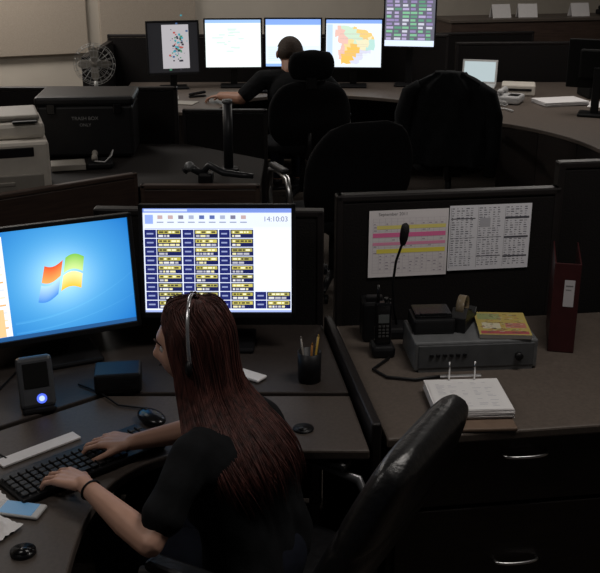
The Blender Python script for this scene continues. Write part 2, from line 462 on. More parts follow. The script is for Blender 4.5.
# ------------------------------------------------------------------ objects on desk B
Z = .75
t = thing('radio_console', 'flat grey metal radio unit on the desk', 'radio unit', (.568, 3.10, Z), YB-3)
g = MB().box((0, 0, .054), (.41, .21, .10), 0, .006); g.box((0, -.1, .004), (.38, .012, .012), 0)
mk('casing', g, STEEL, t)
f = MB().box((0, -.106, .054), (.385, .006, .08), 0, .003)
mk('front_panel', f, mat('dark_grey_panel', (.075, .078, .082), .5), t)
for i in range(6): mk('button', MB().box((-.15+i*.022, -.111, .06), (.014, .006, .01), 0, .002), BLK, t)
mk('knob', MB().cyl((.14, -.108, .05), (.14, -.122, .05), .013, n=20), BLK, t)
zt = Z+.105
t = thing('card_reader', 'small black plastic box with clear lid on the radio unit', 'box', (.440, 3.11, zt), 4)
mk('base', MB().box((0, 0, .025), (.14, .12, .05), 0, .008), BLK, t)
mk('lid', MB().box((0, .01, .056), (.125, .10, .014), 0, .006).box((0, -.03, .064), (.09, .02, .005), 0, .002), BLKG, t)
t = thing('tape_dispenser', 'black desk tape dispenser with a roll of tape', 'tape dispenser', (.552, 3.135, zt), 66)
prof = [(-.075, 0), (.075, 0), (.078, .045), (.058, .026), (.032, .034), (.0, .062), (-.05, .078), (-.074, .05)]
g = MB()
vs = [(p_[0], -.026, p_[1]) for p_ in prof]+[(p_[0], .026, p_[1]) for p_ in prof]; n = len(prof)
g.add(vs, [list(range(n)), [n+i for i in range(n)][::-1]]+[[i, (i+1) % n, n+(i+1) % n, n+i] for i in range(n)])
mk('body', g, BLK, t, bevel=.003)
r = MB(); N = 24
rings = []
for (rr, yy) in ((.038, -.013), (.038, .013), (.02, .013), (.02, -.013), (.038, -.013)):
    rings.append([V((-.022+rr*math.cos(2*math.pi*i/N), yy, .075+rr*math.sin(2*math.pi*i/N))) for i in range(N)])
r.ring_loft(rings, 0, cap=False)
mk('tape_roll', r, mat('tape', (.18, .14, .09), .3), t)
d = Decal(.17, .20); R = random.Random(2)
d.grid(1, 1, lambda u, v: (.42, .33, .09))
d.rect(.04, .04, .96, .16, (.36, .07, .08), 2); d.rect(.05, .66, .5, .93, (.26, .30, .12), 2); d.rect(.55, .3, .95, .52, (.42, .16, .12), 2); d.rect(.1, .26, .45, .5, (.52, .48, .34), 2)
for i in range(120):
    u = R.uniform(.05, .85); v = R.uniform(.06, .92); d.rect(u, v, u+R.uniform(.02, .10), v+.015, R.choice([(.06, .04, .03), (.36, .05, .05), (.52, .50, .40), (.15, .12, .10)]), 3)
t = thing('booklet', 'yellow and red printed booklet lying on the grey radio unit', 'book', (.678, 3.11, zt), -3)
mk('pages', MB().box((0, 0, .008), (.17, .20, .014), 0), BEIGED, t)
d.make('cover', PRINT, t, M=Matrix.Translation((0, 0, .0155)))
t = thing('handheld_radio', 'black handheld two-way radio standing in its charger', 'radio', (.280, 3.13, Z), 5)
mk('charger', MB().box((0, 0, .02), (.08, .085, .04), 0, .012), BLK, t)
g = MB().box((0, 0, .115), (.055, .034, .15), 0, .008); g.cyl((-.018, 0, .19), (-.018, 0, .25), .0055, .0045); g.cyl((.010, 0, .19), (.010, 0, .205), .007); g.cyl((.022, 0, .19), (.022, 0, .2), .004)
mk('handset', g, BLKG, t)
s = MB().box((0, -.0175, .135), (.036, .002, .03), 0)
mk('display', s, mat('grey_display', (.10, .11, .11), .3), t)
k = MB()
for r_ in range(4):
    for c_ in range(3): k.box((-.013+c_*.013, -.0185, .108-r_*.012), (.009, .003, .007), 0, .001)
mk('keypad', k, mat('grey_keys', (.06, .06, .06), .5), t)
t = thing('battery_charger', 'small black battery charger beside the handheld radio', 'charger', (.255, 3.27, Z), 5)
mk('casing', MB().box((0, 0, .075), (.08, .09, .15), 0, .012).box((0, -.02, .158), (.06, .03, .02), 0, .005), BLK, t)
t = thing('gooseneck_microphone', 'black gooseneck desk microphone standing beside the grey unit', 'microphone', (.345, 3.30, Z), 5)
mk('base', MB().box((0, 0, .02), (.09, .10, .04), 0, .012), BLK, t)
path = [(0, 0, .03), (-.012, 0, .10), (-.020, -.005, .2), (-.014, -.015, .28), (.0, -.03, .34), (.004, -.04, .355)]
mk('gooseneck', MB().tube(path, .0045, 10), BLK, t)
m_ = MB(); m_.tube([(.003, -.038, .35), (.004, -.045, .372), (.006, -.052, .402), (.007, -.056, .422), (.007, -.058, .43)], [.009, .0145, .0155, .013, .005], 16)
mk('mic_head', m_, mat('mic_foam', (.010, .010, .011), .7, bump=.5, scale=200), t)
t = thing('ring_binder', 'dark red ring binder with white spine label standing upright', 'binder', (.918, 3.265, Z+.001), -12)
RED = mat('dark_red_binder', (.040, .008, .009), .45)
g = MB().box((-.041, .0, .16), (.005, .25, .32), 0, .002); g.box((.041, 0, .16), (.005, .25, .32), 0, .002); g.box((0, -.124, .16), (.087, .005, .32), 0, .002)
mk('cover', g, RED, t)
mk('pages', MB().box((0, .005, .12), (.065, .22, .23), 0), mat('dark_pages', (.10, .09, .085), .8), t)  # page block in one even dark grey-brown
l = Decal(.034, .095).grid(1, 1, lambda u, v: (.52, .50, .52)); l.rect(.15, .75, .85, .80, (.15, .15, .15), 2); l.rect(.15, .6, .7, .65, (.25, .25, .25), 2)
l.make('spine_label', PRINT, t, M=Matrix.Translation((.010, -.1275, .215)) @ UP2FRONT)
t = thing('flip_chart_log', 'stack of white forms on a two-post clipboard base', 'clipboard', (.510, 2.722, Z), 3)
mk('clipboard', MB().box((.030, -.005, .007), (.165, .30, .012), 0, .004), mat('brown_board', (.15, .10, .07), .6), t)
g = MB()
for i in range(14):
    R = random.Random(i)
    g.box((R.uniform(-.003, .003), .01+R.uniform(-.004, .004), .015+i*.0020), (.232, .215, .0016), 0, rot=Matrix.Rotation(rad(R.uniform(-1.2, 1.2)), 4, 'Z'))
mk('forms', g, WHITEP, t)
d = Decal(.222, .205).grid(1, 1, lambda u, v: (.72, .71, .71)); R = random.Random(8)
for r in range(18):
    d.rect(.08, .10+r*.045, .92, .103+r*.045, (.58, .58, .60), 1)
    for k_ in range(5):
        if R.random() < .45: u = .1+k_*.165; d.rect(u, .11+r*.045, u+R.uniform(.04, .12), .122+r*.045, (.45, .45, .50), 2)
d.make('form', PRINT, t, M=Matrix.Translation((0, .01, .0435)))
for x in (-.04, .04): mk('post', MB().tube([(x, .108, .01), (x, .108, .085), (x, .111, .105)], .0028, 8), CHROME, t)
mk('cross_bar', MB().box((0, .126, .05), (.13, .008, .008), 0, .002), CHROME, t)
g = MB().tube([(.30, 3.08, .757), (.24, 2.99, .757), (.28, 2.93, .757), (.37, 2.91, .757), (.43, 2.93, .757), (.48, 2.94, .757)], .005, 8)
mk('cable', g, BLK, origin=(.3, 3.08, .75), label='black cable curling across the desk', cat='cable')

# ------------------------------------------------------------------ objects on desk A
kb = thing('keyboard', 'black computer keyboard under both hands', 'keyboard', (-.585, 2.375, .756), 43)
mk('casing', MB().box((0, 0, .010), (.44, .155, .018), 0, .006), BLK, kb)
g = MB()
for r_ in range(5):
    for c_ in range(19):
        if c_ in (14, 15) and r_ in (0,): continue
        if r_ == 0 and 4 <= c_ <= 8: continue
        g.box((-.205+c_*.0228, -.055+r_*.024, .022), (.019, .019, .008), 0, .002, seg=1)
g.box((-.205+6*.0228, -.055, .022), (.11, .019, .008), 0, .002)
mk('keys', g, mat('key_caps', (.010, .010, .011), .5, spec=.3), kb, kind='stuff')
mk('paper_strip', MB().box((0, 0, .004), (.24, .045, .006), 0, .001), WHITEP, loc=(-.725, 2.455, .756), yaw=43, label='white folded paper strip lying behind the keyboard', cat='paper')
t = thing('computer_mouse', 'black computer mouse on the corner desk', 'mouse', (-.435, 2.62, .756), 40)
m_ = MB().ell((0, 0, .018), (.034, .058, .018)); mk('shell', m_, BLKG, t)
mk('scroll_wheel', MB().cyl((-.004, .03, .03), (.004, .03, .03), .008, n=14), BLK, t)
t = thing('desk_speaker', 'small black upright speaker with glowing blue button', 'speaker', (-.79, 2.71, .756), 22)
mk('foot', MB().box((0, 0, .01), (.10, .09, .02), 0, .008), BLK, t)
Mx = Matrix.Translation((0, 0, .09)) @ Matrix.Rotation(rad(-14), 4, 'X')
mk('casing', MB().box((0, 0, 0), (.105, .035, .155), 0, .012, M=Mx), mat('dark_grey_plastic', (.06, .063, .07), .4), t)
mk('grille', MB().box((0, -.0185, .022), (.072, .003, .075), 0, .003, M=Mx), BLKM, t)
gl = Decal(.03, .03); N = 20
gl.poly([(.5+.5*math.cos(2*math.pi*i/N), .5+.5*math.sin(2*math.pi*i/N)) for i in range(N)], (.10, .18, 1.2)); gl.poly([(.5+.28*math.cos(2*math.pi*i/N), .5+.28*math.sin(2*math.pi*i/N)) for i in range(N)], (.6, .75, 1.4), 3)
gl.make('light', SCREEN, t, M=Mx @ Matrix.Translation((.01, -.019, -.05)) @ UP2FRONT)
t = thing('control_box', 'small black control box with front slot on the desk', 'box', (-.57, 2.85, .76), 8)
mk('casing', MB().box((0, 0, .035), (.145, .11, .065), 0, .008), BLK, t)
mk('front_plate', MB().box((0, -.057, .038), (.125, .005, .04), 0, .003).box((.03, -.061, .038), (.02, .004, .02), 0, .002), BLKG, t)
t = thing('pen_cup', 'black mesh pen cup on the desk', 'pen cup', (.03, 2.90, .76))
N = 24; rings = []
for (rr, z) in ((.036, 0), (.038, .1), (.035, .1), (.033, .006)): rings.append([V((rr*math.cos(2*math.pi*i/N), rr*math.sin(2*math.pi*i/N), z)) for i in range(N)])
mk('cup', MB().ring_loft(rings), BLK, t)
for (x, y, lx, ly, col, L) in ((.01, 0, .018, .01, (.40, .25, .04), .140), (-.012, .01, -.015, .02, (.20, .18, .16), .125), (.0, -.012, .008, -.02, (.30, .13, .03), .130), (.015, .014, .012, .028, (.06, .06, .08), .125)):
    g = MB().cyl((0, 0, 0), (lx, ly, L), .0036, .0036, 8); g.cyl((lx, ly, L), (lx*1.05, ly*1.05, L+.008), .0036, .001, 8)
    mk('pen', g, mat('pen_%d' % int(col[0]*100), col, .4), loc=(.03+x, 2.90+y, .767), label='pen standing in the black cup', cat='pen', group='pens in the cup')
mk('cable_grommet', MB().cyl((0, 0, 0), (0, 0, .004), .03).cyl((0, 0, .004), (0, 0, .006), .018), BLK, loc=(.01, 2.58, .756), label='round black cable grommet cap in the desk', cat='cable grommet')
g = MB().box((0, 0, .006), (.10, .05, .01), 0, .004)
mk('note_pad', g, WHITEP, loc=(-.16, 2.92, .761), yaw=-35, label='small white note pad by the monitor stand', cat='note pad')
t = thing('smartphone', 'white smartphone lying on the desk', 'phone', (-.70, 2.15, .756), 78)
mk('body', MB().box((0, 0, .005), (.062, .125, .009), 0, .004), WHITE, t)
Decal(.054, .09).grid(1, 1, lambda u, v: (.05, .12, .20)).make('screen', SCREEN, t, M=Matrix.Translation((0, 0, .0099)))
def crumple(w, h, seed):
    g = MB(); R = random.Random(seed); n = 12; vs = []; fs = []
    for j in range(n+1):
        for i in range(n+1):
            u = i/n-.5; v = j/n-.5
            vs.append((u*w+R.uniform(-.003, .003), v*h+R.uniform(-.003, .003), .004+.03*abs(math.sin(u*7+seed)*math.cos(v*6+u*3))*(1-2*max(abs(u), abs(v)))+R.uniform(0, .003)))
    for j in range(n):
        for i in range(n): a = j*(n+1)+i; fs.append([a, a+1, a+n+2, a+n+1])
    return g.add(vs, fs, 0, None, True)
mk('tissue', crumple(.11, .09, 1), WHITEP, loc=(-.80, 2.20, .757), yaw=-50, label='crumpled white tissue on the desk', cat='tissue')
mk('tissue', crumple(.10, .11, 4), WHITEP, loc=(-.745, 2.065, .757), yaw=60, label='crumpled white tissue beside the smartphone', cat='tissue')
mk('coaster', MB().cyl((0, 0, 0), (0, 0, .008), .03).cyl((0, 0, .008), (0, 0, .012), .022), BLKG, loc=(-.645, 1.975, .756), label='round black coaster on the desk', cat='coaster')
g = MB().tube([(-.70, 2.86, .765), (-.62, 2.80, .765), (-.55, 2.72, .762), (-.47, 2.70, .762), (-.43, 2.68, .762)], .003, 8)
mk('cable', g, BLK, origin=(-.7, 2.86, .757), label='thin black mouse cable on the desk', cat='cable')
g = MB().tube([(-.92, 2.95, .765), (-.95, 2.75, .765), (-.88, 2.60, .762), (-.86, 2.45, .762), (-.80, 2.40, .762)], .003, 8)
mk('cable', g, BLK, origin=(-.92, 2.95, .757), label='thin black keyboard cable on the desk', cat='cable')

# ------------------------------------------------------------------ office chairs
def superring(c, ax, ay, rx, ry, n=28, p=2.6):
    out = []
    for i in range(n):
        a = 2*math.pi*i/n; ca, sa = math.cos(a), math.sin(a)
        out.append(c + ax*rx*math.copysign(abs(ca)**(2/p), ca) + ay*ry*math.copysign(abs(sa)**(2/p), sa))
    return out
def chair(loc, yaw, label, w=.50, top=1.10, recline=12, head=False, material=LEATH, armmat=None, seat_z=.47, group='office chairs', seams=0, thick=.048, armup=0, round_=.28, armr=.014):
    t = thing('office_chair', label, 'chair', loc, yaw, group)
    X = V((1, 0, 0)); Y = V((0, 1, 0))
    g = MB(); g.cyl((0, 0, .07), (0, 0, .12), .04)
    for i in range(5):
        a = rad(72*i+20); d = V((math.cos(a), math.sin(a), 0)); g.tube([d*.02+V((0, 0, .105)), d*.16+V((0, 0, .095)), d*.29+V((0, 0, .075))], [.028, .024, .016], 10, flat=.7)
    mk('star_base', g, BLK, t)
    for i in range(5):
        a = rad(72*i+20); d = V((math.cos(a), math.sin(a), 0)); s = V((-d.y, d.x, 0)); c = d*.29
        g = MB()
        for k in (-1, 1): g.cyl(c+s*(k*.008)+V((0, 0, .028)), c+s*(k*.026)+V((0, 0, .028)), .027, n=16)
        g.cyl(c+V((0, 0, .04)), c+V((0, 0, .07)), .007, n=8)
        mk('caster', g, BLK, t)
    mk('gas_column', MB().cyl((0, 0, .11), (0, 0, .40), .026, .022).box((0, -.02, .405), (.2, .26, .035), 0, .01), BLK, t)
    rings = []
    for (z, s) in ((-.045, .80), (-.04, .92), (-.02, 1.0), (.015, 1.0), (.035, .95), (.048, .82), (.052, .5), (.053, .1)):
        rings.append(superring(V((0, 0, seat_z+z)), X, Y, w*.5*s, .25*s, 32, 3.4))
    mk('seat', MB().ring_loft(rings), material, t)
    rings = []; L = (top-seat_z+.02)/math.cos(rad(recline)); N = 48 if seams else 18
    up = V((0, -math.sin(rad(recline)), math.cos(rad(recline)))); out = V((0, -math.cos(rad(recline)), -math.sin(rad(recline))))
    base = V((0, -.215, seat_z-.0)); Lb = L if not head else L*.70
    for i in range(N+1):
        k = i/N
        e = min(1, math.sin(math.pi*min(max(k, .0), 1))**round_+.02)
        wk = (w*.44 + w*.06*math.sin(k*math.pi*.9+.2))*max(.3, e)**.7
        th = thick*max(.12, e)
        if seams:
            fr = (k*seams) % 1; dd = min(fr, 1-fr); th *= 1-.30*max(0, 1-dd*10)
        bulge = (.03 if not seams else .012)*math.sin(k*math.pi*1.0) - .012*math.cos(k*math.pi*3)*(0 if seams else 1)
        rings.append(superring(base+up*(Lb*k)+out*(bulge-.01), X, out, wk, th, 40, 3.0 if not seams else 3.6))
    mk('backrest', MB().ring_loft(rings), material, t)
    if head:
        rings = []
        for i in range(11):
            k = i/10; e = math.sin(math.pi*k)**.35+.03
            rings.append(superring(base+up*(Lb*1.0+L*.30*k)+out*(.0-.015*k), X, out, w*.27*e**.6, .045*e, 28, 3.0))
        mk('headrest', MB().ring_loft(rings), material, t)
        mk('headrest_bracket', MB().box(base+up*(Lb*1.02)+out*.03, (.08, .02, .12), 0, .006), BLK, t)
    mk('back_bracket', MB().tube([(0, -.08, .40), (0, -.24, .41), (0, -.30, .46), base+up*.16+out*.05], [.022, .022, .022, .02], 10, flat=1.6), BLK, t)
    for sx in (-1, 1):
        g = MB(); x = sx*(w*.5+.025); q = armup
        g.tube([(sx*w*.36, .08, .42), (x, .10, .43), (x+sx*.005, .14, .56+q*.5), (x, .12, .665+q), (x, 0, .685+q), (x, -.15, .665+q), (x, -.20, .58+q*.5), (x, -.10, .47), (sx*w*.36, -.05, .42)], armr, 10)
        a = mk('armrest', g, armmat or BLK, t)
        mk('arm_pad', MB().box((x, -.01, .70+q), (.055, .22, .028), 0, .012), LEATH, a)
    return t

chair((-.120, 2.250, 0), 61, 'black leather high-back office chair holding the seated woman', w=.58, top=1.035, recline=25, seams=3, thick=.055, round_=.14, armmat=mat('dark_metal_arm', (.25, .25, .26), .3, .8))
chair((.02, 7.92, 0), 10, 'black office chair with headrest under the seated man', w=.64, top=1.22, recline=14, head=True, material=FABB)
chair((.20, 5.84, 0), 22, 'empty black office chair with chrome loop armrests', w=.66, top=1.09, recline=20, armmat=CHROME, material=FABB, armup=.09, armr=.018)
chair((1.10, 7.25, 0), -12, 'black office chair with a dark jacket over its back', w=.52, top=1.14, recline=10, material=FABB)

JM = mat('dark_jacket_cloth', (.007, .008, .0095), .9, noise=.3, scale=14, bump=.4, spec=.2)
j = thing('jacket', 'dark jacket draped over the back of an office chair', 'jacket', (1.10, 7.25, 0), -12)
X = V((1, 0, 0)); rings = []
up = V((0, -math.sin(rad(10)), math.cos(rad(10)))); out = V((0, -math.cos(rad(10)), -math.sin(rad(10)))); base = V((0, -.25, .47))
for i in range(37):
    k = i/36; e = max(.12, min(1, (1-k)*6))**.45
    ring = superring(base+up*(.06+.66*k)+out*.015, X, out, (.31-.05*k)*e, .085*e, 96, 2.3)
    ring = [p_+out*((.014*math.sin(ii*.52+k*5)+.008*math.sin(ii*.95-k*11))*(1-k*.5)) + X*(.010*math.sin(ii*.4+k*7)) for ii, p_ in enumerate(ring)]
    rings.append(ring)
mk('jacket_body', MB().ring_loft(rings), JM, j)
for sx in (-1, 1):
    g = MB().tube([base+up*.64+X*(sx*.20)+out*.05, base+up*.58+X*(sx*.27)+out*.05, base+up*.42+X*(sx*.31)+out*.045, base+up*.2+X*(sx*.315)+out*.03, base+up*-.02+X*(sx*.30)+out*.03], [.035, .055, .062, .055, .045], 14)
    mk('sleeve', g, JM, j)

# ------------------------------------------------------------------ people
def capsule_bm(p0, r0, p1, r1):
    t = bmesh.new()
    for p_, r_ in ((p0, r0), (p1, r1)):
        bmesh.ops.create_icosphere(t, subdivisions=2, radius=r_, matrix=Matrix.Translation(V(p_)))
    cs = [v.co.copy() for v in t.verts]; t.free()
    b = bmesh.new()
    for c in cs: b.verts.new(c)
    bmesh.ops.convex_hull(b, input=b.verts[:])
    bmesh.ops.delete(b, geom=[v for v in b.verts if not v.link_faces], context='VERTS')
    return b

def frame(f, pitch=0):
    f = V((f[0], f[1], 0)).normalized(); f = (f*math.cos(rad(pitch)) - V((0, 0, math.sin(rad(pitch))))).normalized()
    r = f.cross(V((0, 0, 1))).normalized(); u = r.cross(f)
    return Matrix(((r.x, f.x, u.x, 0), (r.y, f.y, u.y, 0), (r.z, f.z, u.z, 0), (0, 0, 0, 1)))

def head_mesh(scale=1.0, off=0.0, seg=64, vs_=44):
    b = bmesh.new(); bmesh.ops.create_uvsphere(b, u_segments=seg, v_segments=vs_, radius=1.0)
    G = lambda d, s: math.exp(-(d*d)/(2*s*s))
    for v in b.verts:
        x, y, z = v.co
        px, py, pz = .074*x, .094*y, .116*z
        if z < 0:
            k = -z
            px *= 1-.25*k**1.4
            if y > 0: py *= 1-.04*k
            else: py *= 1-.45*k**1.3
        else:
            py *= 1+.03*z
        if y > 0:
            fr = max(0, y)**.5
            d = 0
            d += .017*G(px, .010)*G(pz+.026, .012) + .010*G(px, .009)*G(pz+.008, .016)
            d += .006*G(px, .035)*G(pz-.030, .012)
            d -= .008*(G(px-.031, .012)+G(px+.031, .012))*G(pz-.006, .010)
            d += .007*G(px, .017)*G(pz+.054, .0055) + .006*G(px, .015)*G(pz+.067, .005)
            d += .010*G(px, .022)*G(pz+.094, .016)
            d += .006*(G(px-.045, .022)+G(px+.045, .022))*G(pz+.035, .024)
            py += d*fr
        if off:
            n = V((px, py, pz)).normalized(); px += n.x*off; py += n.y*off; pz += n.z*off
        v.co = V((px, py, pz))*scale
    return b

def hand_caps(w, d, n, s):
    """wrist, finger direction, back-of-hand normal, thumb side"""
    w = V(w); d = V(d).normalized(); n = (V(n)-d*V(n).dot(d)).normalized(); s = (V(s)-d*V(s).dot(d)-n*V(s).dot(n)).normalized()
    caps = []
    offs = (.033, .0112, -.0108, -.0315); kl = (.080, .085, .080, .071); fl = (.042, .047, .043, .033)
    for o, k, l in zip(offs, kl, fl):
        b0 = w + d*.008 + s*o*.55; kn = w + d*k + s*o + n*.004
        caps.append((b0, .0145, kn, .0105))
        side = s*o*2.6
        p0 = kn; rr = .0084
        for ln, ang in ((l, 15), (l*.62, 50), (l*.5, 72)):
            dd = (d*math.cos(rad(ang)) - n*math.sin(rad(ang)) + side*1.2).normalized()
            p1 = p0 + dd*ln; caps.append((p0, rr, p1, rr*.92)); p0 = p1; rr *= .92
    t0 = w + d*.022 + s*.022 - n*.004; t1 = t0 + (d*.62+s*.72-n*.15).normalized()*.036; t2 = t1+(d*.85+s*.35-n*.35).normalized()*.030; t3 = t2+(d*.95+s*.02-n*.4).normalized()*.022
    caps += [(t0, .0135, t1, .0105), (t1, .0100, t2, .0088), (t2, .0088, t3, .0078)]
    return caps

def blob(name, caps, ells, voxel, iters, mats, extra=None, parent=None, origin=None, label=None, cat=None, matfn=None, dispfn=None):
    g = MB()
    for c_ in caps: g.bm(capsule_bm(*c_))
    for (c_, r_, M_) in ells:
        b = bmesh.new(); bmesh.ops.create_icosphere(b, subdivisions=3, radius=1.0, matrix=Matrix.Translation(V(c_)) @ M_ @ Matrix.Diagonal((*r_, 1)))
        g.bm(b)
    for (b, M_) in (extra or []): g.bm(b, 0, M_)
    me = bpy.data.meshes.new('tmp'); me.from_pydata([tuple(v) for v in g.v], [], g.f); me.update()
    b = bmesh.new(); b.from_mesh(me); bmesh.ops.recalc_face_normals(b, faces=b.faces[:]); b.to_mesh(me); b.free()
    ob = bpy.data.objects.new('tmp', me); COL.objects.link(ob)
    md = ob.modifiers.new('r', 'REMESH'); md.mode = 'VOXEL'; md.voxel_size = voxel; md.adaptivity = 0
    dg = bpy.context.evaluated_depsgraph_get(); dg.update()
    m2 = bpy.data.meshes.new_from_object(ob.evaluated_get(dg)); bpy.data.objects.remove(ob)
    b = bmesh.new(); b.from_mesh(m2)
    for _ in range(iters): bmesh.ops.smooth_vert(b, verts=b.verts[:], factor=.5, use_axis_x=True, use_axis_y=True, use_axis_z=True)
    if dispfn:
        b.normal_update()
        nv = [(v, v.normal.copy()) for v in b.verts]
        for v, n_ in nv: v.co += n_*dispfn(v.co)
    o = V(origin) if origin is not None else V((0, 0, 0))
    m2.materials.clear()
    for m in mats: m2.materials.append(m)
    for f in b.faces:
        f.smooth = True
        if matfn: f.material_index = matfn(f.calc_center_median())
    for v in b.verts: v.co -= o
    b.to_mesh(m2); b.free()
    res = bpy.data.objects.new(name, m2); m2.name = name
    if parent is None: res.location = o
    return finish(res, label, cat, None, None, parent)

def sideframe(F):
    F = V((F[0], F[1], 0)).normalized(); S = V((-F.y, F.x, 0))
    M = Matrix(((-S.x, F.x, 0, 0), (-S.y, F.y, 0, 0), (0, 0, 1, 0), (0, 0, 0, 1)))
    return F, S, M

def woman():
    O = V((-.10, 2.24, 0))
    F, S, MT = sideframe((-.90, .43)); Zv = V((0, 0, 1))
    Hc = V((-.272, 2.375, 1.110)); hf = V((-.995, .08, 0)).normalized(); HM = Matrix.Translation(Hc) @ frame(hf, 4)
    shL = V((-.262, 2.150, .920)); shR = V((-.145, 2.445, .890)); neck = V((-.215, 2.335, .965))
    elL = V((-.350, 1.985, .775)); wrL = V((-.545, 2.19, .812)); elR = V((-.24, 2.52, .80)); wrR = V((-.455, 2.40, .812))
    dL = V((-.80, .52, -.10)); dR = V((-.93, .28, -.10))
    dn = Zv*.018
    caps = [(neck-Zv*.02, .047, Hc+V((.022, -.005, -.075)), .045),
            (shL-dn, .034, shR-dn, .034), (shL-dn, .034, elL, .034), (elL, .034, elL.lerp(wrL, .32), .037), (elL.lerp(wrL, .32), .037, elL.lerp(wrL, .8), .026), (elL.lerp(wrL, .8), .026, wrL, .0225),
            (shR-dn, .034, elR, .034), (elR, .034, elR.lerp(wrR, .35), .036), (elR.lerp(wrR, .35), .036, wrR, .0225)]
    caps += hand_caps(wrL, dL, (0, 0, 1), Matrix.Rotation(rad(-90), 3, 'Z') @ dL)
    caps += hand_caps(wrR, dR, (0, 0, 1), Matrix.Rotation(rad(90), 3, 'Z') @ dR)
    hips = V((-.105, 2.25, .57))
    for sgn in (1, -1):
        h_ = hips+S*(.085*sgn)-Zv*.02; k_ = h_+F*.42; a_ = V((k_.x+.04, k_.y, .09))
        caps += [(h_, .062, k_, .045), (k_, .045, a_, .035), (a_-Zv*.03, .035, a_+F*.13-Zv*.045, .026)]
    ch = V((-.170, 2.300, .82)); ab = V((-.130, 2.270, .68))
    ells = [(ch, (.115, .07, .11), MT), (ab, (.10, .07, .15), MT), (hips, (.12, .085, .10), MT)]
    HI = HM.inverted()
    ear = []
    for sx in (-1, 1): ear.append((HM @ V((sx*.072, -.005, -.01)), (.009, .018, .03), HM.to_3x3().to_4x4()))
    def mf(c):
        l = HI @ c
        return 1 if (abs(l.x) < .024-.5*abs(l.z+.0605) and -.073 < l.z < -.048 and l.y > .075) else 0
    body = blob('person', caps, ells+ear, .0042, 2, [SKIN, LIP], [(head_mesh(), HM)], None, O,
                'seated woman with long auburn hair typing in black shirt', 'person', mf)
    for sx in (-1, 1):
        e = MB().ell(HM @ V((sx*.031, .073, .005)), (.0115, .0115, .0115)); mk('eye', e, mat('eye_white', (.5, .48, .46), .2), body, origin=O).location = (0, 0, 0)
        e = MB().ell(HM @ V((sx*.031, .0805, .004)), (.0055, .0055, .0055)); mk('iris', e, mat('eye_iris', (.03, .018, .012), .2), body, origin=O).location = (0, 0, 0)
        eb = [HM @ V((sx*x_, y_, z_)) for (x_, y_, z_) in ((.014, .099, .026), (.026, .097, .030), (.040, .088, .028), (.050, .076, .022))]
        mk('eyebrow', MB().tube(eb, [.0022, .0030, .0026, .0012], 6), mat('brow_hair', (.04, .018, .012), .8), body, origin=O).location = (0, 0, 0)
    tr = []
    for (c0, r0, h0), (c1, r1, h1) in (((ch+Zv*.04, .092, .098), (ab+Zv*.02, .092, .088)), ((ab+Zv*.02, .092, .088), (hips+Zv*.0, .108, .088))):
        for q_ in (-1, 0, 1): tr.append((c0+S*h0*q_, r0, c1+S*h1*q_, r1))
    sc = [(shL-Zv*.008, .054, shR-Zv*.006, .056), (shL-Zv*.004, .052, shL.lerp(elL, .74), .053), (shR, .055, shR.lerp(elR, .8), .054),
          (neck-Zv*.040, .064, ch, .09), (shL-Zv*.01, .054, ch+S*.105-Zv*.06, .088), (shR-Zv*.01, .052, ch-S*.095-Zv*.05, .08)] + tr
    fold = lambda c: .0025*math.sin(c.z*60+c.x*35+2*math.sin(c.y*22)) + .0015*math.sin(c.y*70-c.z*45)+.001
    blob('shirt', sc, [], .008, 6, [SHIRT], None, body, O, dispfn=fold)
    tc_ = []
    for sgn in (1, -1):
        h_ = hips+S*(.085*sgn)-Zv*.02; k_ = h_+F*.42; a_ = V((k_.x+.04, k_.y, .12)); tc_ += [(h_, .086, k_, .066), (k_, .064, a_, .05)]
        s_ = [(V((a_.x, a_.y, .055)), .045, V((a_.x, a_.y, .04))+F*.14, .036)]
        blob('shoe', s_, [], .008, 2, [BLK], None, body, O)
    blob('trousers', tc_, [(hips-Zv*.02, (.155, .12, .11), MT)], .009, 3, [JEANS], None, body, O)
    # hair : z, back offset, depth, half-width, side offset
    s = V((-hf.y, hf.x, 0))
    RN = [(.132, .008, .012, .012, 0), (.122, .006, .056, .045, 0), (.095, .004, .083, .067, 0), (.06, .002, .101, .082, 0), (.01, .002, .107, .089, 0), (-.045, .005, .108, .094, 0),
          (-.10, .016, .110, .104, .005), (-.155, .042, .126, .132, .02), (-.205, .075, .146, .166, .045), (-.255, .108, .152, .188, .06), (-.305, .132, .146, .190, .06), (-.35, .148, .134, .184, .06), (-.395, .158, .122, .172, .06)]
    KX = len(RN)-1
    def ringp(k, phi, grow=0.0):
        k = max(0, min(KX, k)); i = min(int(k), KX-1); t = k-i
        P_ = [RN[max(0, i-1)], RN[i], RN[i+1], RN[min(KX, i+2)]]
        def cr(a, b_, c_, d_): return .5*((2*b_)+(-a+c_)*t+(2*a-5*b_+4*c_-d_)*t*t+(-a+3*b_-3*c_+d_)*t*t*t)
        z, o_, a_, b_, so = [cr(*[q_[m] for q_ in P_]) for m in range(5)]
        a_ += grow; b_ += grow
        return Hc + Zv*(z+(grow if k < 2 else 0)) - hf*(o_ + a_*math.cos(phi)) + s*(so + b_*math.sin(phi))
    def lim(k):
        if k < 1.5: return rad(180)
        if k < 3.2: return rad(180-52*((k-1.5)/1.7)**.8)
        if k < 5: return rad(128-8*(k-3.2))
        return rad(113.6-.3*(k-5))
    g = MB(); nk = 60; nphi = 90; vs = []; fs = []; KM = 8.9
    for a in range(nk+1):
        k = a/nk*KM; L_ = lim(k)
        for bq in range(nphi+1):
            phi = -L_+2*L_*bq/nphi
            vs.append(ringp(k, phi, -.002+.0012*math.sin(phi*31)+.002*math.sin(phi*11+k*.4)))
    for a in range(nk):
        for bq in range(nphi): q = a*(nphi+1)+bq; fs.append([q, q+1, q+nphi+2, q+nphi+1])
    g.add(vs, fs, 0, None, True)
    R = random.Random(11)
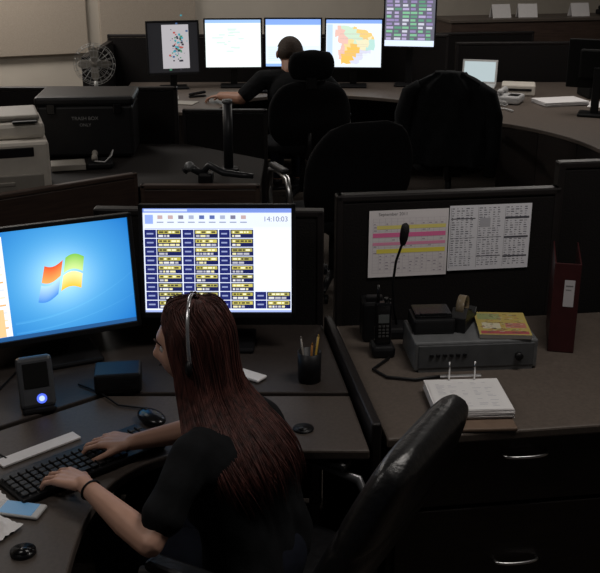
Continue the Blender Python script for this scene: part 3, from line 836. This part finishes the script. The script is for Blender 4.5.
    for i in range(1600):
        ph = R.uniform(-1, 1); layer = R.random()
        k0 = R.uniform(.2, 2.0) if R.random() < .5 else R.uniform(2, 7.0); k1 = R.triangular(8.0, 11.6, 10.0) if layer < .8 else R.uniform(6.5, 9.0); path = []; rr = []
        wob = R.uniform(-.04, .04); gr = R.uniform(-.002, .0045)+.003*math.sin(ph*19); N = 18; sp = R.gauss(0, .08); inw = R.uniform(-.022, .014)
        for j_ in range(N+1):
            t = j_/N; k = k0+(k1-k0)*t; L_ = lim(k); low = max(0, k-7)/5
            path.append(ringp(k, ph*L_ + wob*math.sin(t*4+i) + sp*low*2.2, gr+inw*low))
            rr.append(.0021*min(1, (t*6+.25))*min(1, (1-t)*3+.08))
        g.tube(path, rr, 4, 0, flat=.7)
    for i in range(90):
        side = 1 if i % 4 else -1; f0 = R.uniform(.86, 1.0); path = []; rr = []; k0 = R.uniform(2.6, 5.5); k1 = R.uniform(8.2, 10.4); out_ = R.uniform(0, .14)
        for j_ in range(15):
            t = j_/14; k = k0+(k1-k0)*t
            path.append(ringp(k, side*(lim(k)*f0 + out_*t*t*1.8), .002+.004*t)); rr.append(.0022*min(1, (1-t)*3+.08))
        g.tube(path, rr, 4, 0, flat=.7)
    mk('hair', g, HAIR, body, origin=O, label='long straight dark auburn hair').location = (0, 0, 0)
    hs = thing('headset', 'silver-band headset worn over the long hair', 'headset', Hc)
    HR = frame(hf, 4)
    pts = []
    for i in range(25):
        a = rad(-100+200*i/24+90); pts.append(HR @ V((.0985*math.cos(a), -.004, .1385*math.sin(a)-.002)))
    mk('headband', MB().tube(pts, .0026, 10, flat=2.0), mat('silver_band', (.55, .55, .58), .25, .8), hs)
    mk('ear_cushion', MB().ell(HR @ V((-.095, 0, -.022)), (.010, .02, .022)), BLK, hs)
    bm_ = [HR @ V((.100, .01, -.03)), HR @ V((.10, .05, -.065)), HR @ V((.08, .09, -.078)), HR @ V((.055, .115, -.078))]
    mk('microphone_boom', MB().tube(bm_, .0025, 8), BLK, hs)
    w = wrL.lerp(elL, .12); ax = (elL-wrL).normalized(); a = ax.cross(Zv).normalized(); b_ = ax.cross(a)
    pts = [w + (a*math.cos(2*math.pi*i/20)+b_*math.sin(2*math.pi*i/20))*.0262 for i in range(21)]
    mk('wristband', MB().tube(pts, .0028, 8), BLK, origin=w, label='thin black elastic band around the wrist', cat='wristband')
woman()

def man():
    O = V((.0, 7.95, 0)); F, S, MT = sideframe((-.25, .97)); Zv = V((0, 0, 1))
    Hc = V((-.080, 8.17, 1.150)); HR0 = frame((-.25, .97), 4); HM = Matrix.Translation(Hc) @ HR0 @ Matrix.Diagonal((1.26, 1.10, .98, 1))
    neck = V((-.07, 8.10, 1.0)); shL = V((-.30, 8.05, .95)); shR = V((.16, 8.14, .955))
    elL = V((-.47, 8.00, .81)); wrL = V((-.64, 8.13, .805)); elR = V((.30, 8.28, .82)); wrR = V((.16, 8.50, .80))
    hips = V((.0, 7.97, .57)); ch = V((-.05, 8.06, .84)); ab = V((-.02, 8.0, .70))
    caps = [(neck, .080, Hc-Zv*.06-F*.015, .078), (shL, .055, shR, .055), (shL, .055, elL, .050), (elL, .052, wrL, .036), (shR, .052, elR, .044), (elR, .044, wrR, .029)]
    caps += hand_caps(wrL, V((-.9, .3, -.15)), (0, 0, 1), V((.3, .9, 0))); caps += hand_caps(wrR, V((-.4, .9, -.1)), (0, 0, 1), V((-.9, -.4, 0)))
    for sgn in (1, -1):
        h_ = hips+S*(.09*sgn); k_ = h_+F*.42-Zv*.02; a_ = V((k_.x, k_.y-.04, .09)); caps += [(h_, .08, k_, .06), (k_, .055, a_, .04)]
    ear = [(Hc + HR0.to_3x3() @ V((sx*.106, -.005, -.015)), (.012, .018, .032), HR0) for sx in (-1, 1)]
    body = blob('person', caps, [(ch, (.16, .11, .16), MT), (ab, (.15, .11, .15), MT)]+ear, .006, 1, [SKINM], [(head_mesh(1.06), HM)], None, O,
                'seated man in dark shirt with short brown hair at monitors', 'person')
    blob('shirt', [(shL, .078, shR, .078), (shL, .076, shL.lerp(elL, .8), .066), (shR, .074, shR.lerp(elR, .85), .062)],
         [(ch, (.22, .14, .18), MT), (ab, (.195, .14, .2), MT), (hips, (.19, .15, .12), MT)], .01, 3, [SHIRT], None, body, O)
    tc_ = []
    for sgn in (1, -1):
        h_ = hips+S*(.09*sgn); k_ = h_+F*.42-Zv*.02; a_ = V((k_.x, k_.y-.04, .12)); tc_ += [(h_, .10, k_, .078), (k_, .075, a_, .055)]
        blob('shoe', [(V((a_.x, a_.y, .055)), .048, V((a_.x, a_.y, .045))+F*.16, .04)], [], .012, 2, [BLK], None, body, O)
    blob('trousers', tc_, [(hips-Zv*.01, (.18, .14, .10), MT)], .012, 3, [JEANS], None, body, O)
    b = head_mesh(1.06, .006)
    kill = []
    for f in b.faces:
        c = f.calc_center_median()
        keep = c.z > .045 or (c.y < -.012 and c.z > -.042)
        if (c.y > .04 and c.z < .075) or not keep: kill.append(f)
    bmesh.ops.delete(b, geom=kill, context='FACES')
    g = MB().bm(b, 0, HM, True); mk('hair', g, HAIRM, body, origin=O).location = (0, 0, 0)
man()

# ------------------------------------------------------------------ far dispatch desk (C)
oC = V((0, 8.6, 0)); dc = thing('corner_desk', 'large curved dispatch desk with grey-brown laminate top', 'desk', oC)
pC = [(-1.55, 9.25), (-1.48, 8.0), (-1.2, 7.82)] + [(-.75, 7.66)] + bezier((-.66, 7.68), (-.62, 8.50), (.0, 8.52), 8) + bezier((.40, 8.50), (1.1, 8.3), (1.34, 7.5), 8) + bezier((1.45, 7.3), (1.85, 7.0), (1.95, 6.35), 8) + [(2.9, 6.2), (2.9, 9.25)]
mk('worktop', MB().prism(loc_shift(pC, oC), .72, .75), TOP, dc, bevel=.005)
def fascia(poly, z0=.02, z1=.72, inset=.02, th=.02):
    g = MB()
    for a, b_ in zip(poly[:-1], poly[1:]):
        a = V((a[0], a[1], 0)); b_ = V((b_[0], b_[1], 0)); d = b_-a
        if d.length < 1e-4: continue
        n = V((-d.y, d.x, 0)).normalized(); a2 = a+n*inset; b2 = b_+n*inset
        g.add([a2+V((0, 0, z0)), b2+V((0, 0, z0)), b2+V((0, 0, z1)), a2+V((0, 0, z1)), a2+n*th+V((0, 0, z0)), b2+n*th+V((0, 0, z0)), b2+n*th+V((0, 0, z1)), a2+n*th+V((0, 0, z1))],
              [[0, 1, 2, 3], [7, 6, 5, 4], [0, 4, 5, 1], [3, 2, 6, 7], [0, 3, 7, 4], [1, 5, 6, 2]])
    return g
mk('side_panel', fascia(loc_shift([(-1.48, 8.0), (-1.2, 7.82), (-.75, 7.66)], oC)), WOODD, dc)
mk('side_panel', fascia(loc_shift([(1.45, 7.3), (1.68, 7.05), (1.87, 6.72), (1.95, 6.35), (2.9, 6.2)], oC)), WOODD, dc)
partition('dark partition behind the row of far monitors', (-1.75, 9.32), (1.35, 9.32), 1.17, group='far partitions')
partition('dark partition at the end of the far desk', (-1.72, 8.1), (-1.72, 9.28), 1.12, group='far partitions')
partition('dark partition behind the laptop and phone', (1.42, 9.32), (2.85, 9.4), 1.10, group='far partitions')
partition('taller dark partition stepping up beside the wood counter', (2.9, 9.42), (4.4, 9.55), 1.30, group='far partitions')
partition('dark partition at the side of the curved desk', (2.93, 6.1), (2.93, 9.2), 1.15, group='far partitions')
partition('low dark partition across the open floor behind', (1.1, 9.9), (2.3, 10.1), 1.12, group='far partitions')

for (px, style, lab) in ((-.585, 1, 'black monitor with a pale street map on screen'), (-.060, 2, 'black monitor with a white and blue window on screen'), (.47, 3, 'black monitor with an orange and grey zone map on screen')):
    monitor((px, 9.0-abs(px+.06)*.10, .752), -6*(px+.06), .51, .435, .375, map_screen(.488, .405, style), lab, group='row of far monitors', tilt=4)
monitor((-1.10, 8.86, .752), 14, .46, .46, .35, map_screen(.43, .42, 0), 'dark monitor with a small coloured map picture', group='row of far monitors', tilt=4)
monitor((.96, 9.0, .752), -10, .46, .46, .56, map_screen(.435, .43, 4), 'raised black monitor with rows of coloured status text', group='row of far monitors', tilt=2)
t = thing('monitor', 'black monitor seen from behind on the curved desk', 'monitor', (2.24, 7.60, .752), 160)
mk('bezel', MB().box((0, 0, .38), (.46, .03, .36), 0, .008).box((0, .03, .38), (.28, .04, .22), 0, .015), BLKM, t)
mk('screen', MB().box((0, -.017, .38), (.42, .004, .32), 0), BLKG, t)
mk('stand', MB().box((0, .05, .18), (.06, .03, .36), 0, .006).box((0, .03, .01), (.24, .2, .02), 0, .008), BLK, t)
t = thing('equipment_rack', 'low black stacked radio equipment on the curved desk', 'equipment', (2.55, 8.45, .752), 6)
for i, zz in enumerate((.05, .155, .26)):
    u_ = mk('module', MB().box((0, 0, zz), (.36-.03*i, .28, .095), 0, .008), BLKM, t)
    mk('face_plate', MB().box((0, -.142, zz), (.30-.03*i, .004, .06), 0, .002), BLKG, u_)
t = thing('laptop', 'open white laptop with pale screen on the far desk', 'laptop', (1.57, 8.92, .752), -15)
mk('keyboard_base', MB().box((0, 0, .012), (.31, .22, .022), 0, .005), WHITE, t)
Mx = Matrix.Translation((0, .11, .02)) @ Matrix.Rotation(rad(-15), 4, 'X')
mk('lid', MB().box((0, .004, .105), (.31, .01, .21), 0, .004, M=Mx), WHITE, t)
Decal(.275, .175).grid(1, 1, lambda u, v: (.42, .50, .52)).make('screen', SCREEN, t, M=Mx @ Matrix.Translation((0, -.003, .105)) @ UP2FRONT)
t = thing('printer', 'small grey and white printer on the far desk', 'printer', (1.86, 8.58, .752), -12)
mk('body', MB().box((0, 0, .045), (.28, .22, .09), 0, .012), BEIGE, t)
mk('paper_slot', MB().box((0, -.112, .05), (.22, .006, .02), 0, .002), BLK, t)
t = thing('desk_phone', 'white desk telephone with coiled cord on the curved desk', 'telephone', (1.70, 8.14, .752), -25)
mk('base', MB().box((0, 0, .035), (.20, .22, .06), 0, .014), WHITE, t)
mk('handset', MB().tube([(-.06, -.09, .08), (-.06, -.08, .095), (-.06, 0, .10), (-.06, .08, .095), (-.06, .09, .08)], [.024, .024, .015, .024, .024], 10), WHITE, t)
mk('keypad', MB().box((.04, -.02, .067), (.08, .10, .006), 0, .002), BLK, t)
pts = [(.02+.018*math.cos(i*.9)-.10+i*.002, -.13-.0015*i, .022+.018*math.sin(i*.9)) for i in range(50)]
mk('cord', MB().tube(pts, .004, 6), WHITE, t)
g = MB().tube([(1.50, 8.24, .762), (1.46, 8.12, .762), (1.44, 7.98, .762), (1.50, 7.84, .762), (1.60, 7.80, .762), (1.64, 7.70, .762)], .007, 8)
mk('cable', g, WHITE, origin=(1.50, 8.24, .755), label='loose white cable on the curved desk', cat='cable')
g = MB()
for i in range(6): g.box((0, 0, .005+i*.005), (.38, .26, .0035), 0, rot=Matrix.Rotation(rad(random.Random(i).uniform(-3, 3)), 4, 'Z'))
mk('paper_stack', g, WHITEP, loc=(2.10, 8.10, .751), yaw=14, label='large stack of white papers on the curved desk', cat='paper stack')
mk('paper_sheet', MB().box((0, 0, .003), (.21, .28, .005), 0), WHITEP, loc=(2.42, 8.02, .751), yaw=-20, label='white paper sheet lying on the curved desk', cat='paper')
mk('paper_sheet', MB().box((0, 0, .003), (.28, .2, .005), 0), BEIGED, loc=(-1.15, 8.35, .751), yaw=8, label='paper sheet lying by the dark monitor', cat='paper')
mk('folder', MB().box((0, 0, .003), (.22, .16, .005), 0), BEIGED, loc=(-.95, 8.12, .751), yaw=-14, label='grey folder lying near the seated man', cat='folder')
t = thing('stapler', 'small black stapler on the far desk', 'stapler', (-.86, 8.42, .752), 30)
mk('base', MB().box((0, 0, .006), (.15, .035, .012), 0, .004), BLK, t); mk('arm', MB().box((0, 0, .03), (.15, .03, .022), 0, .008, rot=Matrix.Rotation(rad(-5), 4, 'Y')), BLKG, t)
t = thing('keyboard', 'black keyboard on the far desk', 'keyboard', (-.2, 8.68, .752), 0)
mk('casing', MB().box((0, 0, .01), (.44, .15, .018), 0, .005), BLK, t); mk('keys', MB().box((0, 0, .021), (.42, .13, .005), 0, .002), BLKG, t)

# ------------------------------------------------------------------ mid-left desk (E)
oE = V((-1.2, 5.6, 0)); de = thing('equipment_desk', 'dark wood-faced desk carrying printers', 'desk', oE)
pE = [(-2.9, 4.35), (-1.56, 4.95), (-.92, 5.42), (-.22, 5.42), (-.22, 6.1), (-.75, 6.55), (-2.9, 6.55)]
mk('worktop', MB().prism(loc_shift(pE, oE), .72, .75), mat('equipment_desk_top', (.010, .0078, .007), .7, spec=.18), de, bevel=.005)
MIDW = wood('mid_brown_wood', (.036, .022, .018), (.054, .033, .026))
mk('front_panel', fascia(loc_shift(pE[:4], oE)), WOODD, de)
mk('side_panel', fascia(loc_shift([(-.22, 5.42), (-.22, 6.1)], oE)), WOODD, de)
n_ = V((.47, -.64, 0)).normalized()*.045
partition('low brown wood screen in front of the printer desk', (-1.56+n_.x-.64*1.0, 4.95+n_.y-.47*1.0), (-.93+n_.x, 5.42+n_.y), .84, th=.04, fabric=MIDW, cap=WOODB, group='wood screens')
partition('lower brown wood screen stepping down along the desk', (-.88, 5.375), (-.22, 5.375), .775, th=.04, fabric=MIDW, cap=WOODB, group='wood screens')
partition('dark partition standing behind the storage case', (-2.9, 6.72), (-.82, 6.72), 1.10, group='far partitions')
partition('low dark partition continuing past the storage case', (-.79, 6.72), (-.22, 6.72), .95, group='far partitions')
t = thing('laser_printer', 'beige office laser printer standing on the wood desk', 'printer', (-1.65, 5.38, .752), 18)
mk('body', MB().box((0, 0, .145), (.52, .42, .29), 0, .02), BEIGE, t)
mk('upper_cover', MB().box((0, .03, .335), (.50, .36, .09), 0, .025), BEIGE, t)
mk('scanner_lid', MB().box((0, .04, .40), (.46, .33, .03), 0, .012), BEIGED, t)
mk('output_slot', MB().box((.0, -.212, .235), (.36, .01, .05), 0, .004), BLK, t)
mk('paper_tray', MB().box((0, -.214, .065), (.44, .016, .10), 0, .006).box((0, -.225, .07), (.14, .012, .02), 0, .004), BEIGED, t)
mk('control_panel', MB().box((.15, -.15, .386), (.13, .06, .012), 0, .004), BLK, t)
t = thing('storage_case', 'black plastic case with faint pale lettering on its front', 'case', (-1.33, 6.30, .752), 4)
mk('body', MB().box((0, 0, .17), (.58, .40, .32), 0, .02), BLK, t)
mk('lid', MB().box((0, 0, .355), (.60, .42, .06), 0, .02), BLK, t)
for sx in (-.2, .2): mk('latch', MB().box((sx, -.212, .31), (.05, .012, .06), 0, .004), BLKG, t)
for (tx, zz, sz) in (('TRASH BOX', .25, .030), ('ONLY', .21, .026)):
    d = Decal(.2, .1); d.text(tx, .5, .5, sz, (.20, .20, .20)); d.make('lettering', PRINT, t, M=Matrix.Translation((.0, -.2015, zz)) @ UP2FRONT)
t = thing('desk_phone', 'pale telephone with a looped white cord before the black case', 'telephone', (-1.20, 5.90, .752), 10)
mk('base', MB().box((0, 0, .02), (.15, .17, .035), 0, .01), BLK, t)
mk('handset', MB().tube([(-.03, -.07, .055), (-.03, -.06, .07), (-.03, 0, .075), (-.03, .06, .07), (-.03, .07, .055)], [.018, .018, .012, .018, .018], 10), BEIGED, t)
mk('cord', MB().tube([(-.03, -.08, .05), (.03, -.11, .05), (.07, -.08, .08), (.08, -.02, .10), (.05, .02, .04)], .004, 8), WHITE, t)
mk('paper_stack', MB().box((0, 0, .02), (.20, .15, .035), 0, .004), BEIGED, loc=(-1.38, 5.84, .752), yaw=15, label='stack of grey papers beside the beige printer', cat='paper stack')
t = thing('arm_post', 'tall black cylindrical monitor-arm post on the desk', 'post', (-.42, 5.78, .752))
mk('foot', MB().cyl((0, 0, 0), (0, 0, .02), .06), BLK, t)
mk('pole', MB().cyl((0, 0, .02), (0, 0, .40), .028), mat('dark_pole', (.016, .017, .02), .4), t)
mk('collar', MB().cyl((0, 0, .40), (0, 0, .42), .03), STEEL, t)
t = thing('swing_arm', 'black jointed equipment arm resting on the desk edge', 'arm', (-.53, 5.50, .752), -2)
ARM = mat('arm_satin', (.02, .021, .024), .3)
mk('clamp', MB().box((0, 0, .03), (.08, .1, .06), 0, .012), BLK, t)
mk('lower_arm', MB().tube([(-.02, 0, .05), (-.09, .0, .09), (-.12, .0, .06)], [.02, .024, .018], 12), ARM, t)
mk('upper_arm', MB().tube([(-.02, .01, .05), (.02, .0, .10), (.10, -.01, .06), (.20, -.02, .05), (.27, -.02, .045)], [.02, .022, .02, .018, .016], 12), ARM, t)
mk('joint', MB().ell((-.09, 0, .09), (.03, .03, .03)).cyl((-.09, -.04, .09), (-.09, .04, .09), .014), STEEL, t)
t = thing('filing_cabinet', 'dark metal filing cabinet behind the black case', 'cabinet', (-1.50, 7.25, 0))
cb = mk('body', MB().box((0, 0, .49), (.5, .5, .98), 0, .008), BLK, t)
for z in (.25, .73):
    dr = mk('drawer', MB().box((0, -.256, z), (.46, .012, .44), 0, .004), BLK, t); mk('handle', MB().box((0, -.268, z+.12), (.12, .012, .02), 0, .004), CHROME, dr)
t = thing('desk_fan', 'round wire-cage desk fan on the filing cabinet', 'fan', (-1.46, 7.22, .982), 8)
FM = mat('fan_grey', (.40, .40, .39), .4, .2)
mk('foot', MB().cyl((0, 0, 0), (0, 0, .02), .08).cyl((0, 0, .02), (0, .03, .07), .014), FM, t)
g = MB(); c0 = V((0, 0, .20)); q = 1.08
for (rr, y) in ((.135, 0), (.12, -.03), (.09, -.04), (.05, -.045), (.12, .03)):
    g.tube([c0+V((q*rr*math.cos(2*math.pi*i/32), y, q*rr*math.sin(2*math.pi*i/32))) for i in range(33)], .0019, 6)
for i in range(20):
    a = 2*math.pi*i/20; dx = V((math.cos(a), 0, math.sin(a)))*q; g.tube([c0+dx*.02+V((0, -.047, 0)), c0+dx*.09+V((0, -.04, 0)), c0+dx*.12+V((0, -.03, 0)), c0+dx*.135, c0+dx*.12+V((0, .03, 0)), c0+dx*.03+V((0, .045, 0))], .0012, 5)
mk('cage', g, FM, t)
g = MB()
for i in range(4):
    a = math.pi/2*i; Rm = Matrix.Translation(c0) @ Matrix.Rotation(a, 4, 'Y') @ Matrix.Rotation(rad(25), 4, 'X')
    g.ell((.065, 0, 0), (.055, .003, .033), 0, Rm)
g.cyl(c0+V((0, -.02, 0)), c0+V((0, .03, 0)), .02)
mk('blades', g, BEIGED, t)
mk('motor', MB().cyl(c0+V((0, .03, 0)), c0+V((0, .11, 0)), .045, .03), FM, t)

# ------------------------------------------------------------------ back-right furniture
def counter(loc, yaw, w, d, h, label):
    t = thing('counter', label, 'counter', loc, yaw, 'counters by the back wall')
    mk('body', MB().box((0, 0, (h-.03)/2), (w-.04, d-.04, h-.03), 0, .006), WOODB, t)
    mk('countertop', MB().box((0, 0, h-.015), (w, d, .03), 0, .005), TOP, t)
    return t
counter((2.6, 10.62, 0), 12, 2.4, .5, 1.22, 'brown wood counter near the back wall')
counter((4.15, 10.1, 0), 12, 1.3, .4, 1.08, 'brown wood counter with papers near the side wall')
for (x, y, yw) in ((2.02, 10.42, 16), (2.30, 10.48, 8), (2.86, 10.60, 14)):
    g = MB().add([(-.10, -.05, 0), (.10, -.05, 0), (.10, 0, .13), (-.10, 0, .13), (-.10, .05, 0), (.10, .05, 0), (-.10, -.046, 0), (.10, -.046, 0), (.10, 0, .125), (-.10, 0, .125), (-.10, .046, 0), (.10, .046, 0)],
                 [[0, 1, 2, 3], [3, 2, 5, 4], [9, 8, 7, 6], [10, 11, 8, 9], [0, 6, 7, 1], [4, 5, 11, 10], [0, 3, 9, 6], [3, 4, 10, 9], [1, 7, 8, 2], [2, 8, 11, 5]])
    mk('tent_card', g, WHITEP, loc=(x, y, 1.221), yaw=yw, label='folded white card standing upright on the wood counter', cat='card', group='white cards on the counter')
t = thing('desk_phone', 'black telephone on the wood counter', 'telephone', (3.2, 10.70, 1.222), 20)
mk('base', MB().box((0, 0, .03), (.2, .2, .05), 0, .012), BLK, t); mk('handset', MB().tube([(-.06, -.08, .07), (-.06, 0, .085), (-.06, .08, .07)], [.022, .014, .022], 10), BLK, t)

# ------------------------------------------------------------------ lights
def area(loc, size, energy, col=(1, .94, .88), sy=None, rot=(0, 0, 0)):
    l = bpy.data.lights.new('ceiling_light', 'AREA'); l.energy = energy; l.size = size; l.color = col
    if sy: l.shape = 'RECTANGLE'; l.size_y = sy
    o = bpy.data.objects.new('ceiling_light', l); o.location = loc; o.rotation_euler = rot; COL.objects.link(o)
area((1.0, 2.5, 2.95), 1.0, 19.5, sy=.5)
area((-1.4, 1.6, 2.95), .8, 10, sy=.5)
area((-2.2, 5.0, 2.95), .8, 13, sy=.8)
area((2.1, 7.8, 2.95), 1.0, 30, sy=1.0)
area((-2.8, 8.1, 2.95), 1.4, 62, sy=.7)
area((0, 9.4, 2.95), 1.0, 13, sy=1.0)
w = bpy.data.worlds.new('world'); SC.world = w; w.use_nodes = True
w.node_tree.nodes['Background'].inputs['Color'].default_value = (.5, .55, .65, 1); w.node_tree.nodes['Background'].inputs['Strength'].default_value = .03

cam = bpy.data.cameras.new('camera'); cam.sensor_width = 36; cam.lens = 36*1000/600; cam.clip_end = 60
co = bpy.data.objects.new('camera', cam); COL.objects.link(co)
co.location = (0, 0, 2.14); co.rotation_euler = (rad(90-20.1), 0, 0)
SC.camera = co
try:
    SC.view_settings.view_transform = 'Standard'
except Exception: pass
